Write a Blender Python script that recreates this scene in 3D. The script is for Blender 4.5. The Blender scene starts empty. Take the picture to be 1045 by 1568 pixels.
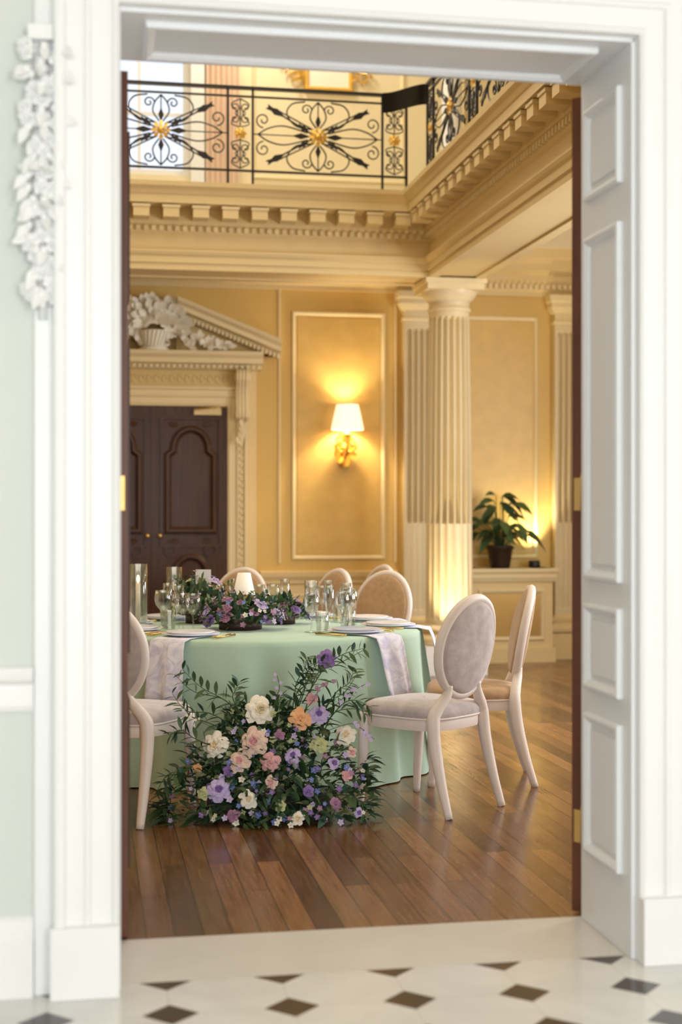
import bpy, math, random
from mathutils import Vector, Matrix
random.seed(7)
pi=math.pi
PSI=math.radians(10.1)

# ------------------------------------------------------------------ materials
def new_mat(name):
    m=bpy.data.materials.new(name); m.use_nodes=True
    nt=m.node_tree; b=nt.nodes['Principled BSDF']
    return m,nt,b
def mat(name,col,rough=0.6,metal=0.0,var=0.08,scale=8.0,bump=0.0,bscale=60,emit=None,es=0,spec=0.4,trans=0.0,sheen=0.0,stretch=None):
    m,nt,b=new_mat(name)
    N=nt.nodes; L=nt.links
    tc=N.new('ShaderNodeTexCoord')
    nz=N.new('ShaderNodeTexNoise'); nz.inputs['Scale'].default_value=scale; nz.inputs['Detail'].default_value=4
    src=tc.outputs['Object']
    if stretch:
        mp=N.new('ShaderNodeMapping'); mp.inputs['Scale'].default_value=stretch; L.new(src,mp.inputs[0]); src=mp.outputs[0]
    L.new(src,nz.inputs['Vector'])
    mx=N.new('ShaderNodeMix'); mx.data_type='RGBA'
    lo=[x*(1-var) for x in col]+[1]; hi=[min(1,x*(1+var)) for x in col]+[1]
    mx.inputs[6].default_value=lo; mx.inputs[7].default_value=hi
    L.new(nz.outputs['Fac'],mx.inputs[0]); L.new(mx.outputs[2],b.inputs['Base Color'])
    b.inputs['Roughness'].default_value=rough; b.inputs['Metallic'].default_value=metal
    b.inputs['Specular IOR Level'].default_value=spec
    b.inputs['Transmission Weight'].default_value=trans
    if sheen: b.inputs['Sheen Weight'].default_value=sheen
    if emit: 
        b.inputs['Emission Color'].default_value=list(emit)+[1]; b.inputs['Emission Strength'].default_value=es
    if bump:
        n2=N.new('ShaderNodeTexNoise'); n2.inputs['Scale'].default_value=bscale
        L.new(tc.outputs['Object'],n2.inputs['Vector'])
        bp=N.new('ShaderNodeBump'); bp.inputs['Strength'].default_value=bump; bp.inputs['Distance'].default_value=0.01
        L.new(n2.outputs['Fac'],bp.inputs['Height']); L.new(bp.outputs['Normal'],b.inputs['Normal'])
    return m
M={}
M['white']=mat('white_gloss_paint',(0.84,0.84,0.83),0.35,var=0.02)
M['jamb']=mat('white_jamb_paint',(0.80,0.81,0.82),0.4,var=0.02)
M['sage']=mat('pale_sage_wall_paint',(0.66,0.69,0.65),0.7,var=0.02)
M['plaster']=mat('ceiling_plaster',(0.8,0.75,0.62),0.8,var=0.03)
M['gold']=mat('golden_wall_paint',(0.66,0.445,0.135),0.42,var=0.05,scale=2)
M['gold_hi']=mat('golden_damask_panel',(0.69,0.47,0.15),0.34,var=0.14,scale=9,bump=0.10,bscale=18)
M['cream']=mat('cream_stone_paint',(0.75,0.585,0.30),0.5,var=0.04,scale=3)
M['creamlt']=mat('pale_cream_paint',(0.80,0.67,0.40),0.5,var=0.04,scale=3)
M['creamup']=mat('gallery_cream_paint',(0.82,0.71,0.46),0.55,var=0.04,scale=3)
M['frieze']=mat('buff_frieze_paint',(0.65,0.49,0.21),0.6,var=0.05,scale=3)
M['col']=mat('column_ivory_paint',(0.76,0.64,0.41),0.34,var=0.04)
M['carve']=mat('white_carved_plaster',(0.88,0.83,0.70),0.6,var=0.05)
M['mahog']=mat('mahogany_wood',(0.062,0.026,0.012),0.30,var=0.6,scale=3,spec=0.28,stretch=(14,14,1.2))
M['mahog2']=mat('red_mahogany_edge',(0.115,0.036,0.016),0.35,var=0.55,scale=2.5,stretch=(10,10,1.5))
M['brass']=mat('brass_metal',(0.66,0.43,0.15),0.32,metal=1)
M['gilt']=mat('gilt_metal',(0.80,0.50,0.10),0.35,metal=0.6,bump=0.3,bscale=80)
M['iron']=mat('black_wrought_iron',(0.010,0.010,0.014),0.4,spec=0.5)
M['frame']=mat('chair_limewash_wood',(0.82,0.73,0.68),0.42,var=0.05,scale=12)
M['velvet']=mat('grey_lilac_velvet',(0.50,0.44,0.44),0.85,var=0.36,scale=20,bump=0.18,bscale=30,sheen=0.4)
M['velvet_warmlit']=mat('chair_velvet_warm_lit',(0.48,0.31,0.175),0.85,var=0.25,scale=30,bump=0.15,bscale=60,sheen=0.2)  # same fabric as the near chairs, warm hall light put into its colour
M['cloth']=mat('mint_green_linen',(0.45,0.63,0.50),0.8,var=0.04,scale=5,bump=0.05,bscale=300,sheen=0.2)
M['china']=mat('white_china',(0.82,0.83,0.88),0.2,var=0.02)
M['slate']=mat('blue_grey_charger',(0.46,0.52,0.68),0.3,var=0.05)
M['pot']=mat('dark_brown_pot',(0.040,0.022,0.016),0.4)
M['leafA']=mat('dark_green_leaf',(0.022,0.058,0.020),0.5,var=0.35,scale=12)
M['leafB']=mat('mid_green_leaf',(0.060,0.115,0.038),0.5,var=0.35,scale=12)
M['leafC']=mat('olive_green_leaf',(0.14,0.19,0.08),0.55,var=0.3,scale=12)
M['leafD']=mat('blue_green_leaf',(0.034,0.088,0.062),0.5,var=0.3,scale=12)
M['f_white']=mat('ivory_petal',(0.86,0.80,0.67),0.6,var=0.05)
M['f_cream']=mat('cream_heart_petal',(0.80,0.66,0.42),0.6,var=0.05)
M['f_blush']=mat('blush_petal',(0.78,0.58,0.46),0.6,var=0.08)
M['f_pink']=mat('pink_petal',(0.72,0.38,0.38),0.6,var=0.1)
M['f_peach']=mat('peach_petal',(0.86,0.46,0.22),0.6,var=0.1)
M['f_lilac']=mat('lilac_petal',(0.52,0.43,0.68),0.6,var=0.18)
M['f_purple']=mat('purple_petal',(0.22,0.13,0.36),0.6,var=0.25)
M['f_mauve']=mat('mauve_petal',(0.36,0.18,0.29),0.6,var=0.25)
M['f_blue']=mat('blue_petal',(0.14,0.19,0.50),0.6,var=0.2)
M['f_yel']=mat('cream_green_petal',(0.52,0.54,0.27),0.6,var=0.1)
M['candle']=mat('ivory_wax',(0.85,0.75,0.6),0.5)
M['flame']=mat('candle_flame',(1,0.6,0.2),0.5,emit=(1,0.55,0.18),es=14)
M['shade']=mat('pleated_silk_shade',(0.9,0.8,0.6),0.8,emit=(1.0,0.80,0.54),es=1.1)
M['lshade']=mat('white_lampshade',(0.9,0.87,0.8),0.8,emit=(1.0,0.85,0.65),es=0.15)
M['curtain']=mat('rose_curtain',(0.80,0.62,0.47),0.8,var=0.08)
M['art']=mat('painting_canvas',(0.88,0.82,0.68),0.6,var=0.12,scale=4)
M['soil']=mat('potting_soil',(0.03,0.02,0.015),0.9)
M['grille']=mat('radiator_grille',(0.30,0.21,0.11),0.5,metal=0.3)
M['stem']=mat('green_stem',(0.06,0.10,0.03),0.6)

def glass_mat():
    m,nt,b=new_mat('clear_glass'); N=nt.nodes;L=nt.links
    N.remove(b)
    out=[n for n in N if n.type=='OUTPUT_MATERIAL'][0]
    tr=N.new('ShaderNodeBsdfTransparent'); tr.inputs[0].default_value=(0.95,0.96,0.95,1)
    gl=N.new('ShaderNodeBsdfGlossy'); gl.inputs['Roughness'].default_value=0.04
    lw=N.new('ShaderNodeLayerWeight'); lw.inputs[0].default_value=0.30
    nz=N.new('ShaderNodeTexNoise'); nz.inputs['Scale'].default_value=6
    mu=N.new('ShaderNodeMath'); mu.operation='MULTIPLY_ADD'; mu.inputs[1].default_value=0.12; mu.inputs[2].default_value=0.0
    ad=N.new('ShaderNodeMath'); ad.operation='ADD'; ad.use_clamp=True
    L.new(nz.outputs['Fac'],mu.inputs[0]); L.new(mu.outputs[0],ad.inputs[0]); L.new(lw.outputs['Facing'],ad.inputs[1])
    pw=N.new('ShaderNodeMath'); pw.operation='POWER'; pw.inputs[1].default_value=1.4; L.new(ad.outputs[0],pw.inputs[0])
    mx=N.new('ShaderNodeMixShader'); L.new(pw.outputs[0],mx.inputs[0]); L.new(tr.outputs[0],mx.inputs[1]); L.new(gl.outputs[0],mx.inputs[2]); L.new(mx.outputs[0],out.inputs[0])
    return m
M['glass']=glass_mat()

def napkin_mat():
    m,nt,b=new_mat('lilac_print_linen'); N=nt.nodes;L=nt.links
    tc=N.new('ShaderNodeTexCoord'); nz=N.new('ShaderNodeTexNoise'); nz.inputs['Scale'].default_value=13; nz.inputs['Detail'].default_value=5; nz.inputs['Distortion'].default_value=2
    L.new(tc.outputs['Object'],nz.inputs['Vector'])
    cr=N.new('ShaderNodeValToRGB'); e=cr.color_ramp.elements
    e[0].position=0.30; e[0].color=(0.56,0.55,0.78,1); e[1].position=0.58; e[1].color=(0.82,0.82,0.92,1)
    L.new(nz.outputs['Fac'],cr.inputs[0]); L.new(cr.outputs[0],b.inputs['Base Color']); b.inputs['Roughness'].default_value=0.85
    return m
M['napkin']=napkin_mat()

def wood_floor():
    m,nt,b=new_mat('oak_plank_floor'); N=nt.nodes;L=nt.links
    tc=N.new('ShaderNodeTexCoord'); sp=N.new('ShaderNodeSeparateXYZ'); cb=N.new('ShaderNodeCombineXYZ')
    L.new(tc.outputs['Object'],sp.inputs[0]); L.new(sp.outputs['Y'],cb.inputs['X']); L.new(sp.outputs['X'],cb.inputs['Y'])
    br=N.new('ShaderNodeTexBrick'); br.inputs['Scale'].default_value=1; br.inputs['Brick Width'].default_value=1.1; br.inputs['Row Height'].default_value=0.092
    br.inputs['Mortar Size'].default_value=0.0022; br.inputs['Mortar Smooth'].default_value=0.2; br.offset=0.37
    br.inputs['Color1'].default_value=(0,0,0,1); br.inputs['Color2'].default_value=(1,1,1,1); br.inputs['Mortar'].default_value=(0.0,0.0,0.0,1)
    L.new(cb.outputs[0],br.inputs['Vector'])
    cr=N.new('ShaderNodeValToRGB'); e=cr.color_ramp.elements
    e[0].color=(0.095,0.038,0.014,1); e[1].color=(0.300,0.140,0.052,1)
    L.new(br.outputs['Color'],cr.inputs[0])
    mp=N.new('ShaderNodeMapping'); mp.inputs['Scale'].default_value=(1.5,22,1); L.new(cb.outputs[0],mp.inputs[0])
    nz=N.new('ShaderNodeTexNoise'); nz.inputs['Scale'].default_value=3; nz.inputs['Detail'].default_value=6; L.new(mp.outputs[0],nz.inputs['Vector'])
    mx=N.new('ShaderNodeMix'); mx.data_type='RGBA'; mx.blend_type='MULTIPLY'; mx.inputs[0].default_value=0.6
    cr2=N.new('ShaderNodeValToRGB'); cr2.color_ramp.elements[0].position=0.3; cr2.color_ramp.elements[0].color=(0.45,0.42,0.4,1); cr2.color_ramp.elements[1].position=0.7
    L.new(nz.outputs['Fac'],cr2.inputs[0])
    L.new(cr.outputs[0],mx.inputs[6]); L.new(cr2.outputs[0],mx.inputs[7])
    mm=N.new('ShaderNodeMix'); mm.data_type='RGBA'; mm.inputs[7].default_value=(0.030,0.013,0.006,1)
    L.new(br.outputs['Fac'],mm.inputs[0]); L.new(mx.outputs[2],mm.inputs[6]); L.new(mm.outputs[2],b.inputs['Base Color'])
    n3=N.new('ShaderNodeTexNoise'); n3.inputs['Scale'].default_value=2.2; n3.inputs['Detail'].default_value=3; L.new(tc.outputs['Object'],n3.inputs['Vector'])
    ad=N.new('ShaderNodeMath'); ad.operation='ADD'; L.new(nz.outputs['Fac'],ad.inputs[0]); L.new(n3.outputs['Fac'],ad.inputs[1])
    mr=N.new('ShaderNodeMapRange'); mr.inputs[1].default_value=0.6; mr.inputs[2].default_value=1.4; mr.inputs[3].default_value=0.12; mr.inputs[4].default_value=0.32
    L.new(ad.outputs[0],mr.inputs[0]); L.new(mr.outputs[0],b.inputs['Roughness'])
    b.inputs['Specular IOR Level'].default_value=0.55
    bp=N.new('ShaderNodeBump'); bp.inputs['Strength'].default_value=0.3; bp.inputs['Distance'].default_value=0.004; bp.invert=True
    L.new(br.outputs['Fac'],bp.inputs['Height']); L.new(bp.outputs[0],b.inputs['Normal'])
    return m
M['wood']=wood_floor()

def tile_floor():
    m,nt,b=new_mat('marble_cabochon_floor'); N=nt.nodes;L=nt.links
    tc=N.new('ShaderNodeTexCoord'); sp=N.new('ShaderNodeSeparateXYZ'); L.new(tc.outputs['Object'],sp.inputs[0])
    def math_(op,a,bv=None,c=None):
        n=N.new('ShaderNodeMath'); n.operation=op
        for i,v in enumerate((a,bv,c)):
            if v is None: continue
            if isinstance(v,(int,float)): n.inputs[i].default_value=v
            else: L.new(v,n.inputs[i])
        return n.outputs[0]
    px,py=0.332,0.272
    x0,y0=0.553,4.142
    def cell(o,off,p):
        s=math_('SUBTRACT',o,off); s=math_('DIVIDE',s,p); s=math_('ADD',s,100.5); s=math_('FRACT',s); s=math_('SUBTRACT',s,0.5); s=math_('ABSOLUTE',s); return math_('MULTIPLY',s,p)
    dx=cell(sp.outputs['X'],x0,px); dy=cell(sp.outputs['Y'],y0,py)
    d=math_('ADD',dx,dy); dia=math_('LESS_THAN',d,0.076)
    ring=math_('LESS_THAN',math_('ABSOLUTE',math_('SUBTRACT',d,0.078)),0.0022)
    jx=math_('LESS_THAN',dx,0.0012); jy=math_('LESS_THAN',dy,0.0012)
    j=math_('MAXIMUM',math_('MAXIMUM',jx,jy),ring)
    nz=N.new('ShaderNodeTexNoise'); nz.inputs['Scale'].default_value=3; nz.inputs['Detail'].default_value=8; nz.inputs['Distortion'].default_value=1.5
    L.new(tc.outputs['Object'],nz.inputs['Vector'])
    cr=N.new('ShaderNodeValToRGB'); cr.color_ramp.elements[0].color=(0.58,0.56,0.54,1); cr.color_ramp.elements[1].color=(0.76,0.74,0.71,1)
    L.new(nz.outputs['Fac'],cr.inputs[0])
    m1=N.new('ShaderNodeMix'); m1.data_type='RGBA'; m1.inputs[7].default_value=(0.52,0.50,0.47,1); L.new(j,m1.inputs[0]); L.new(cr.outputs[0],m1.inputs[6])
    m2=N.new('ShaderNodeMix'); m2.data_type='RGBA'; m2.inputs[7].default_value=(0.036,0.024,0.022,1); L.new(dia,m2.inputs[0]); L.new(m1.outputs[2],m2.inputs[6])
    L.new(m2.outputs[2],b.inputs['Base Color']); b.inputs['Roughness'].default_value=0.20
    return m
M['tile']=tile_floor()
M['marble']=mat('marble_threshold',(0.62,0.58,0.53),0.3,var=0.10,scale=4)

# ------------------------------------------------------------------ mesh builder
class MB:
    def __init__(s): s.v=[];s.f=[];s.mi=[];s.sm=[];s.ms=[];s.T=None
    def m(s,k):
        if k not in s.ms: s.ms.append(k)
        return s.ms.index(k)
    def add(s,vs,fs,k,smooth=False):
        o=len(s.v)
        if s.T is not None: vs=[s.T@Vector(p) for p in vs]
        s.v.extend([tuple(p) for p in vs]); i=s.m(k)
        for f in fs: s.f.append([a+o for a in f]); s.mi.append(i); s.sm.append(smooth)
    def box(s,x0,x1,y0,y1,z0,z1,k):
        vs=[(x,y,z) for x in (x0,x1) for y in (y0,y1) for z in (z0,z1)]
        s.add(vs,[(0,1,3,2),(4,6,7,5),(0,4,5,1),(2,3,7,6),(0,2,6,4),(1,5,7,3)],k)
    def grid(s,nu,nv,f,k,cu=False,cv=False,smooth=True):
        vs=[f(i/(nu if cu else nu-1),j/(nv if cv else nv-1)) for i in range(nu) for j in range(nv)]
        fs=[]
        for i in range(nu if cu else nu-1):
            for j in range(nv if cv else nv-1):
                a=i*nv+j;b_=((i+1)%nu)*nv+j;c=((i+1)%nu)*nv+(j+1)%nv;d=i*nv+(j+1)%nv
                fs.append((a,b_,c,d))
        s.add(vs,fs,k,smooth)
    def lathe(s,prof,c,k,seg=24,smooth=True):
        s.grid(seg,len(prof),lambda u,v:(c[0]+prof[round(v*(len(prof)-1))][0]*math.cos(2*pi*u),c[1]+prof[round(v*(len(prof)-1))][0]*math.sin(2*pi*u),c[2]+prof[round(v*(len(prof)-1))][1]),k,cu=True,smooth=smooth)
    def sphere(s,c,r,k,seg=10,rings=6,sc=(1,1,1)):
        s.grid(seg,rings+1,lambda u,v:(c[0]+r*sc[0]*math.sin(pi*v)*math.cos(2*pi*u),c[1]+r*sc[1]*math.sin(pi*v)*math.sin(2*pi*u),c[2]+r*sc[2]*math.cos(pi*v)),k,cu=True)
    def tube(s,pts,rad,k,sides=8,closed=False,smooth=True,flat=None):
        pts=[Vector(p) for p in pts]; n=len(pts)
        if not isinstance(rad,(list,tuple)): rad=[rad]*n
        rings=[];up=None
        for i in range(n):
            if closed: t=(pts[(i+1)%n]-pts[i-1])
            else: t=pts[min(i+1,n-1)]-pts[max(i-1,0)]
            t.normalize()
            if up is None:
                up=Vector((0,0,1)) if abs(t.z)<0.9 else Vector((0,1,0))
            a=up-t*up.dot(t)
            if a.length<1e-4: a=Vector((1,0,0))-t*t.x
            a.normalize(); b_=t.cross(a); up=a
            rings.append([pts[i]+(a*math.cos(2*pi*j/sides+pi/sides)+b_*math.sin(2*pi*j/sides+pi/sides))*rad[i] for j in range(sides)])
        vs=[p for r in rings for p in r]; fs=[]
        for i in range(n if closed else n-1):
            for j in range(sides):
                a=i*sides+j;b2=i*sides+(j+1)%sides;i2=(i+1)%n
                fs.append((a,b2,i2*sides+(j+1)%sides,i2*sides+j))
        if not closed:
            fs.append(tuple(range(sides))[::-1]); fs.append(tuple((n-1)*sides+j for j in range(sides)))
        s.add(vs,fs,k,smooth)
    def sweep(s,path,prof,mp,k,closed=False,smooth=False):
        n=len(path); offs=[]
        for i in range(n):
            def nrm(a,b_):
                d=(b_[0]-a[0],b_[1]-a[1]); l=math.hypot(*d); return (d[1]/l,-d[0]/l)
            if closed or 0<i<n-1:
                n1=nrm(path[i-1],path[i]); n2=nrm(path[i],path[(i+1)%n])
                bx,by=n1[0]+n2[0],n1[1]+n2[1]; l=bx*bx+by*by
                k2=2/l if l>1e-6 else 1
                offs.append((bx*k2,by*k2))
            elif i==0: offs.append(nrm(path[0],path[1]))
            else: offs.append(nrm(path[-2],path[-1]))
        vs=[];m=len(prof)
        for i in range(n):
            for (o,w) in prof: vs.append(mp(path[i][0]+offs[i][0]*o,path[i][1]+offs[i][1]*o,w))
        fs=[]
        for i in range(n if closed else n-1):
            for j in range(m-1):
                i2=(i+1)%n
                fs.append((i*m+j,i2*m+j,i2*m+j+1,i*m+j+1))
        if not closed:
            fs.append(tuple(range(m))); fs.append(tuple((n-1)*m+j for j in range(m))[::-1])
        s.add(vs,fs,k,smooth)
    def build(s,name,bevel=0,parent=None,loc=None,rotz=0,fixn=True):
        me=bpy.data.meshes.new(name); me.from_pydata(s.v,[],s.f)
        for k in s.ms: me.materials.append(M[k])
        for p,i,sm in zip(me.polygons,s.mi,s.sm): p.material_index=i; p.use_smooth=sm
        me.update()
        if fixn:
            import bmesh
            bm=bmesh.new(); bm.from_mesh(me); bmesh.ops.recalc_face_normals(bm,faces=bm.faces); bm.to_mesh(me); bm.free()
        ob=bpy.data.objects.new(name,me); bpy.context.collection.objects.link(ob)
        if loc: ob.location=loc
        ob.rotation_euler[2]=rotz
        if parent: ob.parent=parent
        if bevel:
            b=ob.modifiers.new('bevel','BEVEL'); b.width=bevel; b.segments=2; b.limit_method='ANGLE'; b.angle_limit=math.radians(50)
        return ob
def XY(x,y,w): return (x,y,w)
def XZ_front(y0): return lambda x,z,w:(x,y0-w,z)
def spline(pts,n=8):
    out=[];P=[Vector(p) for p in pts];P=[P[0]*2-P[1]]+P+[P[-1]*2-P[-2]]
    for i in range(1,len(P)-2):
        for j in range(n):
            t=j/n;a,b_,c,d=P[i-1],P[i],P[i+1],P[i+2]
            out.append(0.5*((2*b_)+(c-a)*t+(2*a-5*b_+4*c-d)*t*t+(3*b_-a-3*c+d)*t**3))
    out.append(P[-2]); return out
def lerp_list(v,n):
    out=[]
    for i in range(n):
        t=i/(n-1)*(len(v)-1);a=int(min(t,len(v)-2));out.append(v[a]+(v[a+1]-v[a])*(t-a))
    return out

def wall(name,axis,p0,p1,a0,a1,z0,z1,ops,k,mb=None):
    mb=mb or MB()
    def bx(u0,u1,w0,w1):
        if u1-u0<1e-4 or w1-w0<1e-4: return
        if axis=='y': mb.box(u0,u1,p0,p1,w0,w1,k)
        else: mb.box(p0,p1,u0,u1,w0,w1,k)
    cur=a0
    for (u0,u1,w0,w1) in sorted(ops):
        bx(cur,u0,z0,z1); bx(u0,u1,z0,w0); bx(u0,u1,w1,z1); cur=u1
    bx(cur,a1,z0,z1)
    return mb

# ------------------------------------------------------------------ dimensions
H=1.36
XL,XR=0.086,1.640
YF,YB=4.10,4.55
ZT=2.80
HX0,HX1=-4.0,5.2; HYB=12.7; ZC=7.2

mb=MB(); mb.box(-3.2,HX1,-3.2,4.142,-0.1,0,'tile'); mb.build('floor_anteroom')
mb=MB(); mb.box(XL,XR,4.142,4.57,-0.1,0.0,'marble'); mb.build('door_threshold')
mb=MB(); mb.box(HX0,HX1,4.57,HYB,-0.1,0,'wood'); mb.build('floor')

mb=wall('w','y',YF,YB-0.05,HX0,HX1,0,ZC,[(XL,XR,0,ZT)],'sage')
wall('w','y',YB-0.05,YB,HX0,HX1,0,ZC,[(XL,XR,0,ZT)],'gold',mb)
mb.build('wall_front',fixn=False)

mb=MB()
mb.box(XR-0.012,XR+0.002,YF,YB,0,ZT,'jamb'); mb.box(XL-0.002,XL+0.006,YF,YB,0,ZT,'jamb'); mb.box(XL,XR,YF,YB,ZT-0.012,ZT+0.002,'jamb')
pprof=[(0,0),(0.0,0.016),(-0.012,0.020),(-0.026,0.010),(-0.030,0.003),(-0.034,0.0)]
def rect(a0,a1,b0,b1,cw=False):
    r=[(a0,b0),(a1,b0),(a1,b1),(a0,b1)]
    return r if not cw else r[::-1]
for z0,z1 in [(0.24,0.70),(0.78,1.06),(1.14,2.26),(2.38,2.68)]:
    mb.sweep(rect(YF+0.075,YB-0.065,z0,z1),pprof,lambda y,z,w:(XR-0.012-w,y,z),'jamb',closed=True)
    mb.box(XR-0.020,XR-0.011,YF+0.125,YB-0.115,z0+0.05,z1-0.05,'jamb')
mb.sweep(rect(XL+0.08,XR-0.09,YF+0.07,YB-0.07),pprof,lambda x,y,w:(x,y,ZT-0.012-w),'jamb',closed=True)
mb.build('door_jamb_lining',bevel=0.003)

def casing(path,k='white'):
    mb=MB()
    prof=[(0,0),(0,0.035),(0.012,0.045),(0.02,0.035),(0.075,0.035),(0.082,0.048),(0.092,0.048),(0.097,0.042),(0.145,0.042),(0.152,0.058),(0.170,0.064),(0.180,0.060),(0.182,0.02),(0.182,0.016),(0.232,0.016),(0.236,0.012),(0.236,0)]
    mb.sweep(path,prof,XZ_front(YF),k)
    return mb
path=[(XR,0),(XR,ZT),(XL,ZT),(XL,0)]
mb=casing(path)
mb.box(XL-0.190,XL+0.001,YF-0.075,YF,0,0.20,'white'); mb.box(XR-0.001,XR+0.190,YF-0.075,YF,0,0.20,'white')
mb.build('door_casing',bevel=0.003)

bp=[(0,0),(0.03,0),(0.03,0.16),(0.022,0.17),(0.022,0.19),(0.01,0.21),(0,0.22)]
cp=[(0,0.80),(0.012,0.80),(0.018,0.815),(0.018,0.875),(0.035,0.89),(0.04,0.91),(0.03,0.925),(0,0.925)]
for (n,a,b_) in [('left',-3.2,XL-0.237),('right',XR+0.237,HX1)]:
    mb=MB(); mb.sweep([(a,YF),(b_,YF)],bp,XY,'white'); mb.build('baseboard_'+n)
    mb=MB(); mb.sweep([(a,YF),(b_,YF)],cp,XY,'white'); mb.build('trim_chair_rail_'+n)

# ------------------------------------------------------------------ flowers helpers
def basis(n):
    n=Vector(n).normalized(); a=Vector((0,0,1)) if abs(n.z)<0.9 else Vector((1,0,0))
    x=a.cross(n).normalized(); y=n.cross(x); return x,y,n
def rose(mb,c,n,R,k,k2=None,full=False):
    x,y,n=basis(n); c=Vector(c); ph=random.random()*6
    lay=[(3,0.28,0.62),(4,0.5,0.60),(5,0.76,0.50),(6,1.0,0.34)]
    if full: lay=[(3,0.20,0.60),(4,0.36,0.64),(5,0.54,0.60),(6,0.72,0.52),(7,0.90,0.38),(7,1.06,0.20)]
    for kk,(cnt,op,hh) in enumerate(lay):
        for i in range(cnt):
            f0=ph+kk*0.9+2*pi*i/cnt+random.uniform(-.2,.2); w=pi/cnt*1.3; jit=random.uniform(.85,1.13); tw=random.uniform(-.25,.25)
            def f(u,v):
                s_=u*2-1; a=f0+s_*w*(0.45+0.55*math.sin(pi*min(1,v*0.9+.1)))
                edge=1-0.22*abs(s_)**3
                r=R*op*jit*(0.12+0.88*v**0.8)*(1.0+0.05*math.sin(5*a))
                h=R*hh*jit*math.sin(min(1,v*1.05)*pi*0.62)*edge - (0.12*R*v**3 if kk>1 else 0)+tw*s_*R*.25*v
                r*= (0.90+0.10*edge)
                return c+x*(r*math.cos(a))+y*(r*math.sin(a))+n*h
            mb.grid(5,5,f,k if kk>1 or not k2 else k2)
    mb.sphere(c+n*R*0.32,R*(0.12 if full else 0.2),k2 or k,8,4)
def smallf(mb,c,n,R,k):
    x,y,n=basis(n);c=Vector(c);ph=random.random()*6
    for i in range(5):
        a0=ph+i*2*pi/5
        d=x*math.cos(a0)+y*math.sin(a0); t=n.cross(d)
        mb.add([c,c+d*R*.55+t*R*.38+n*R*.25,c+d*R+n*R*.35,c+d*R*.55-t*R*.38+n*R*.25],[(0,1,2,3)],k,True)
    mb.sphere(c+n*R*0.12,R*0.2,'f_yel',6,3)
def leaf(mb,b_,d,L,W,k,droop=0.3,up=None):
    b_=Vector(b_);d=Vector(d).normalized()
    u=Vector(up) if up else Vector((random.uniform(-.5,.5),random.uniform(-.5,.5),1))
    s_=d.cross(u)
    if s_.length<1e-3: s_=Vector((1,0,0))
    s_.normalize(); n=s_.cross(d)
    vs=[]
    for t,w in [(0,0.08),(0.25,0.75),(0.5,1.0),(0.75,0.7),(1,0.03)]:
        c=b_+d*L*t-Vector((0,0,1))*droop*L*t*t
        vs+= [c-s_*W*w*.5+n*W*w*.15,c,c+s_*W*w*.5+n*W*w*.15]
    fs=[]
    for i in range(4):
        a=i*3; fs+=[(a,a+1,a+4,a+3),(a+1,a+2,a+5,a+4)]
    mb.add(vs,fs,k,True)
def spray(mb,pts,nleaf,L,W,k,r=0.003):
    sp=spline(pts,8); mb.tube(sp,lerp_list([r,r*.4],len(sp)),'stem',5)
    for i in range(nleaf):
        t=0.15+0.85*i/(nleaf-1); q=t*(len(sp)-1); a=int(min(q,len(sp)-2)); p=sp[a].lerp(sp[a+1],q-a); d=(sp[a+1]-sp[a]).normalized()
        sd=Vector((random.uniform(-1,1),random.uniform(-1,1),random.uniform(-.6,1))); sd=(sd-d*sd.dot(d)).normalized()
        sg=1 if i%2 else -1
        side=d.cross(Vector((0,-1,0.3))).normalized()*sg
        leaf(mb,p,d*0.55+side*0.7+sd*0.35,L*random.uniform(.8,1.15)*(1-0.35*t),W*(1-0.3*t),random.choice(k),0.15)
def wisp(mb,pts,k,n=7,R=0.012):
    sp=spline(pts,8); mb.tube(sp,0.0016,'stem',4)
    for i in range(n):
        t=0.45+0.55*i/(n-1); p=sp[int(t*(len(sp)-1))]+Vector((random.uniform(-.015,.015),random.uniform(-.015,.0),random.uniform(-.01,.01)))
        smallf(mb,p,(random.uniform(-.5,.5),-1,.4),R,k)

mb=MB()
for i in range(26):
    t=i/25; z=2.66-0.70*t; wv=0.045*(1-0.35*t)*(1.25 if i%6<3 else 0.75)
    for s_ in (-1,0,1):
        c=(-0.125+s_*wv*0.8+random.uniform(-.006,.006),YF-0.035-random.uniform(0,.01),z+random.uniform(-.01,.01))
        if random.random()<0.45: rose(mb,(c[0],c[1],c[2]),(0.2*s_,-1,0.1),0.022+0.006*random.random(),'white')
        else: leaf(mb,c,(s_*0.8+random.uniform(-.4,.4),-0.5,-0.6+random.uniform(-.5,.6)),0.055,0.03,'white',0.2,up=(0,-1,0)); mb.sphere(c,0.014,'white',8,5)
mb.tube([(-0.125,YF-0.02,2.70),(-0.125,YF-0.02,1.90)],0.014,'white',8)
mb.box(-0.165,-0.096,YF-0.05,YF-0.012,2.68,2.72,'white')
mb.build('carved_floral_drop',fixn=False)

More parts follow.
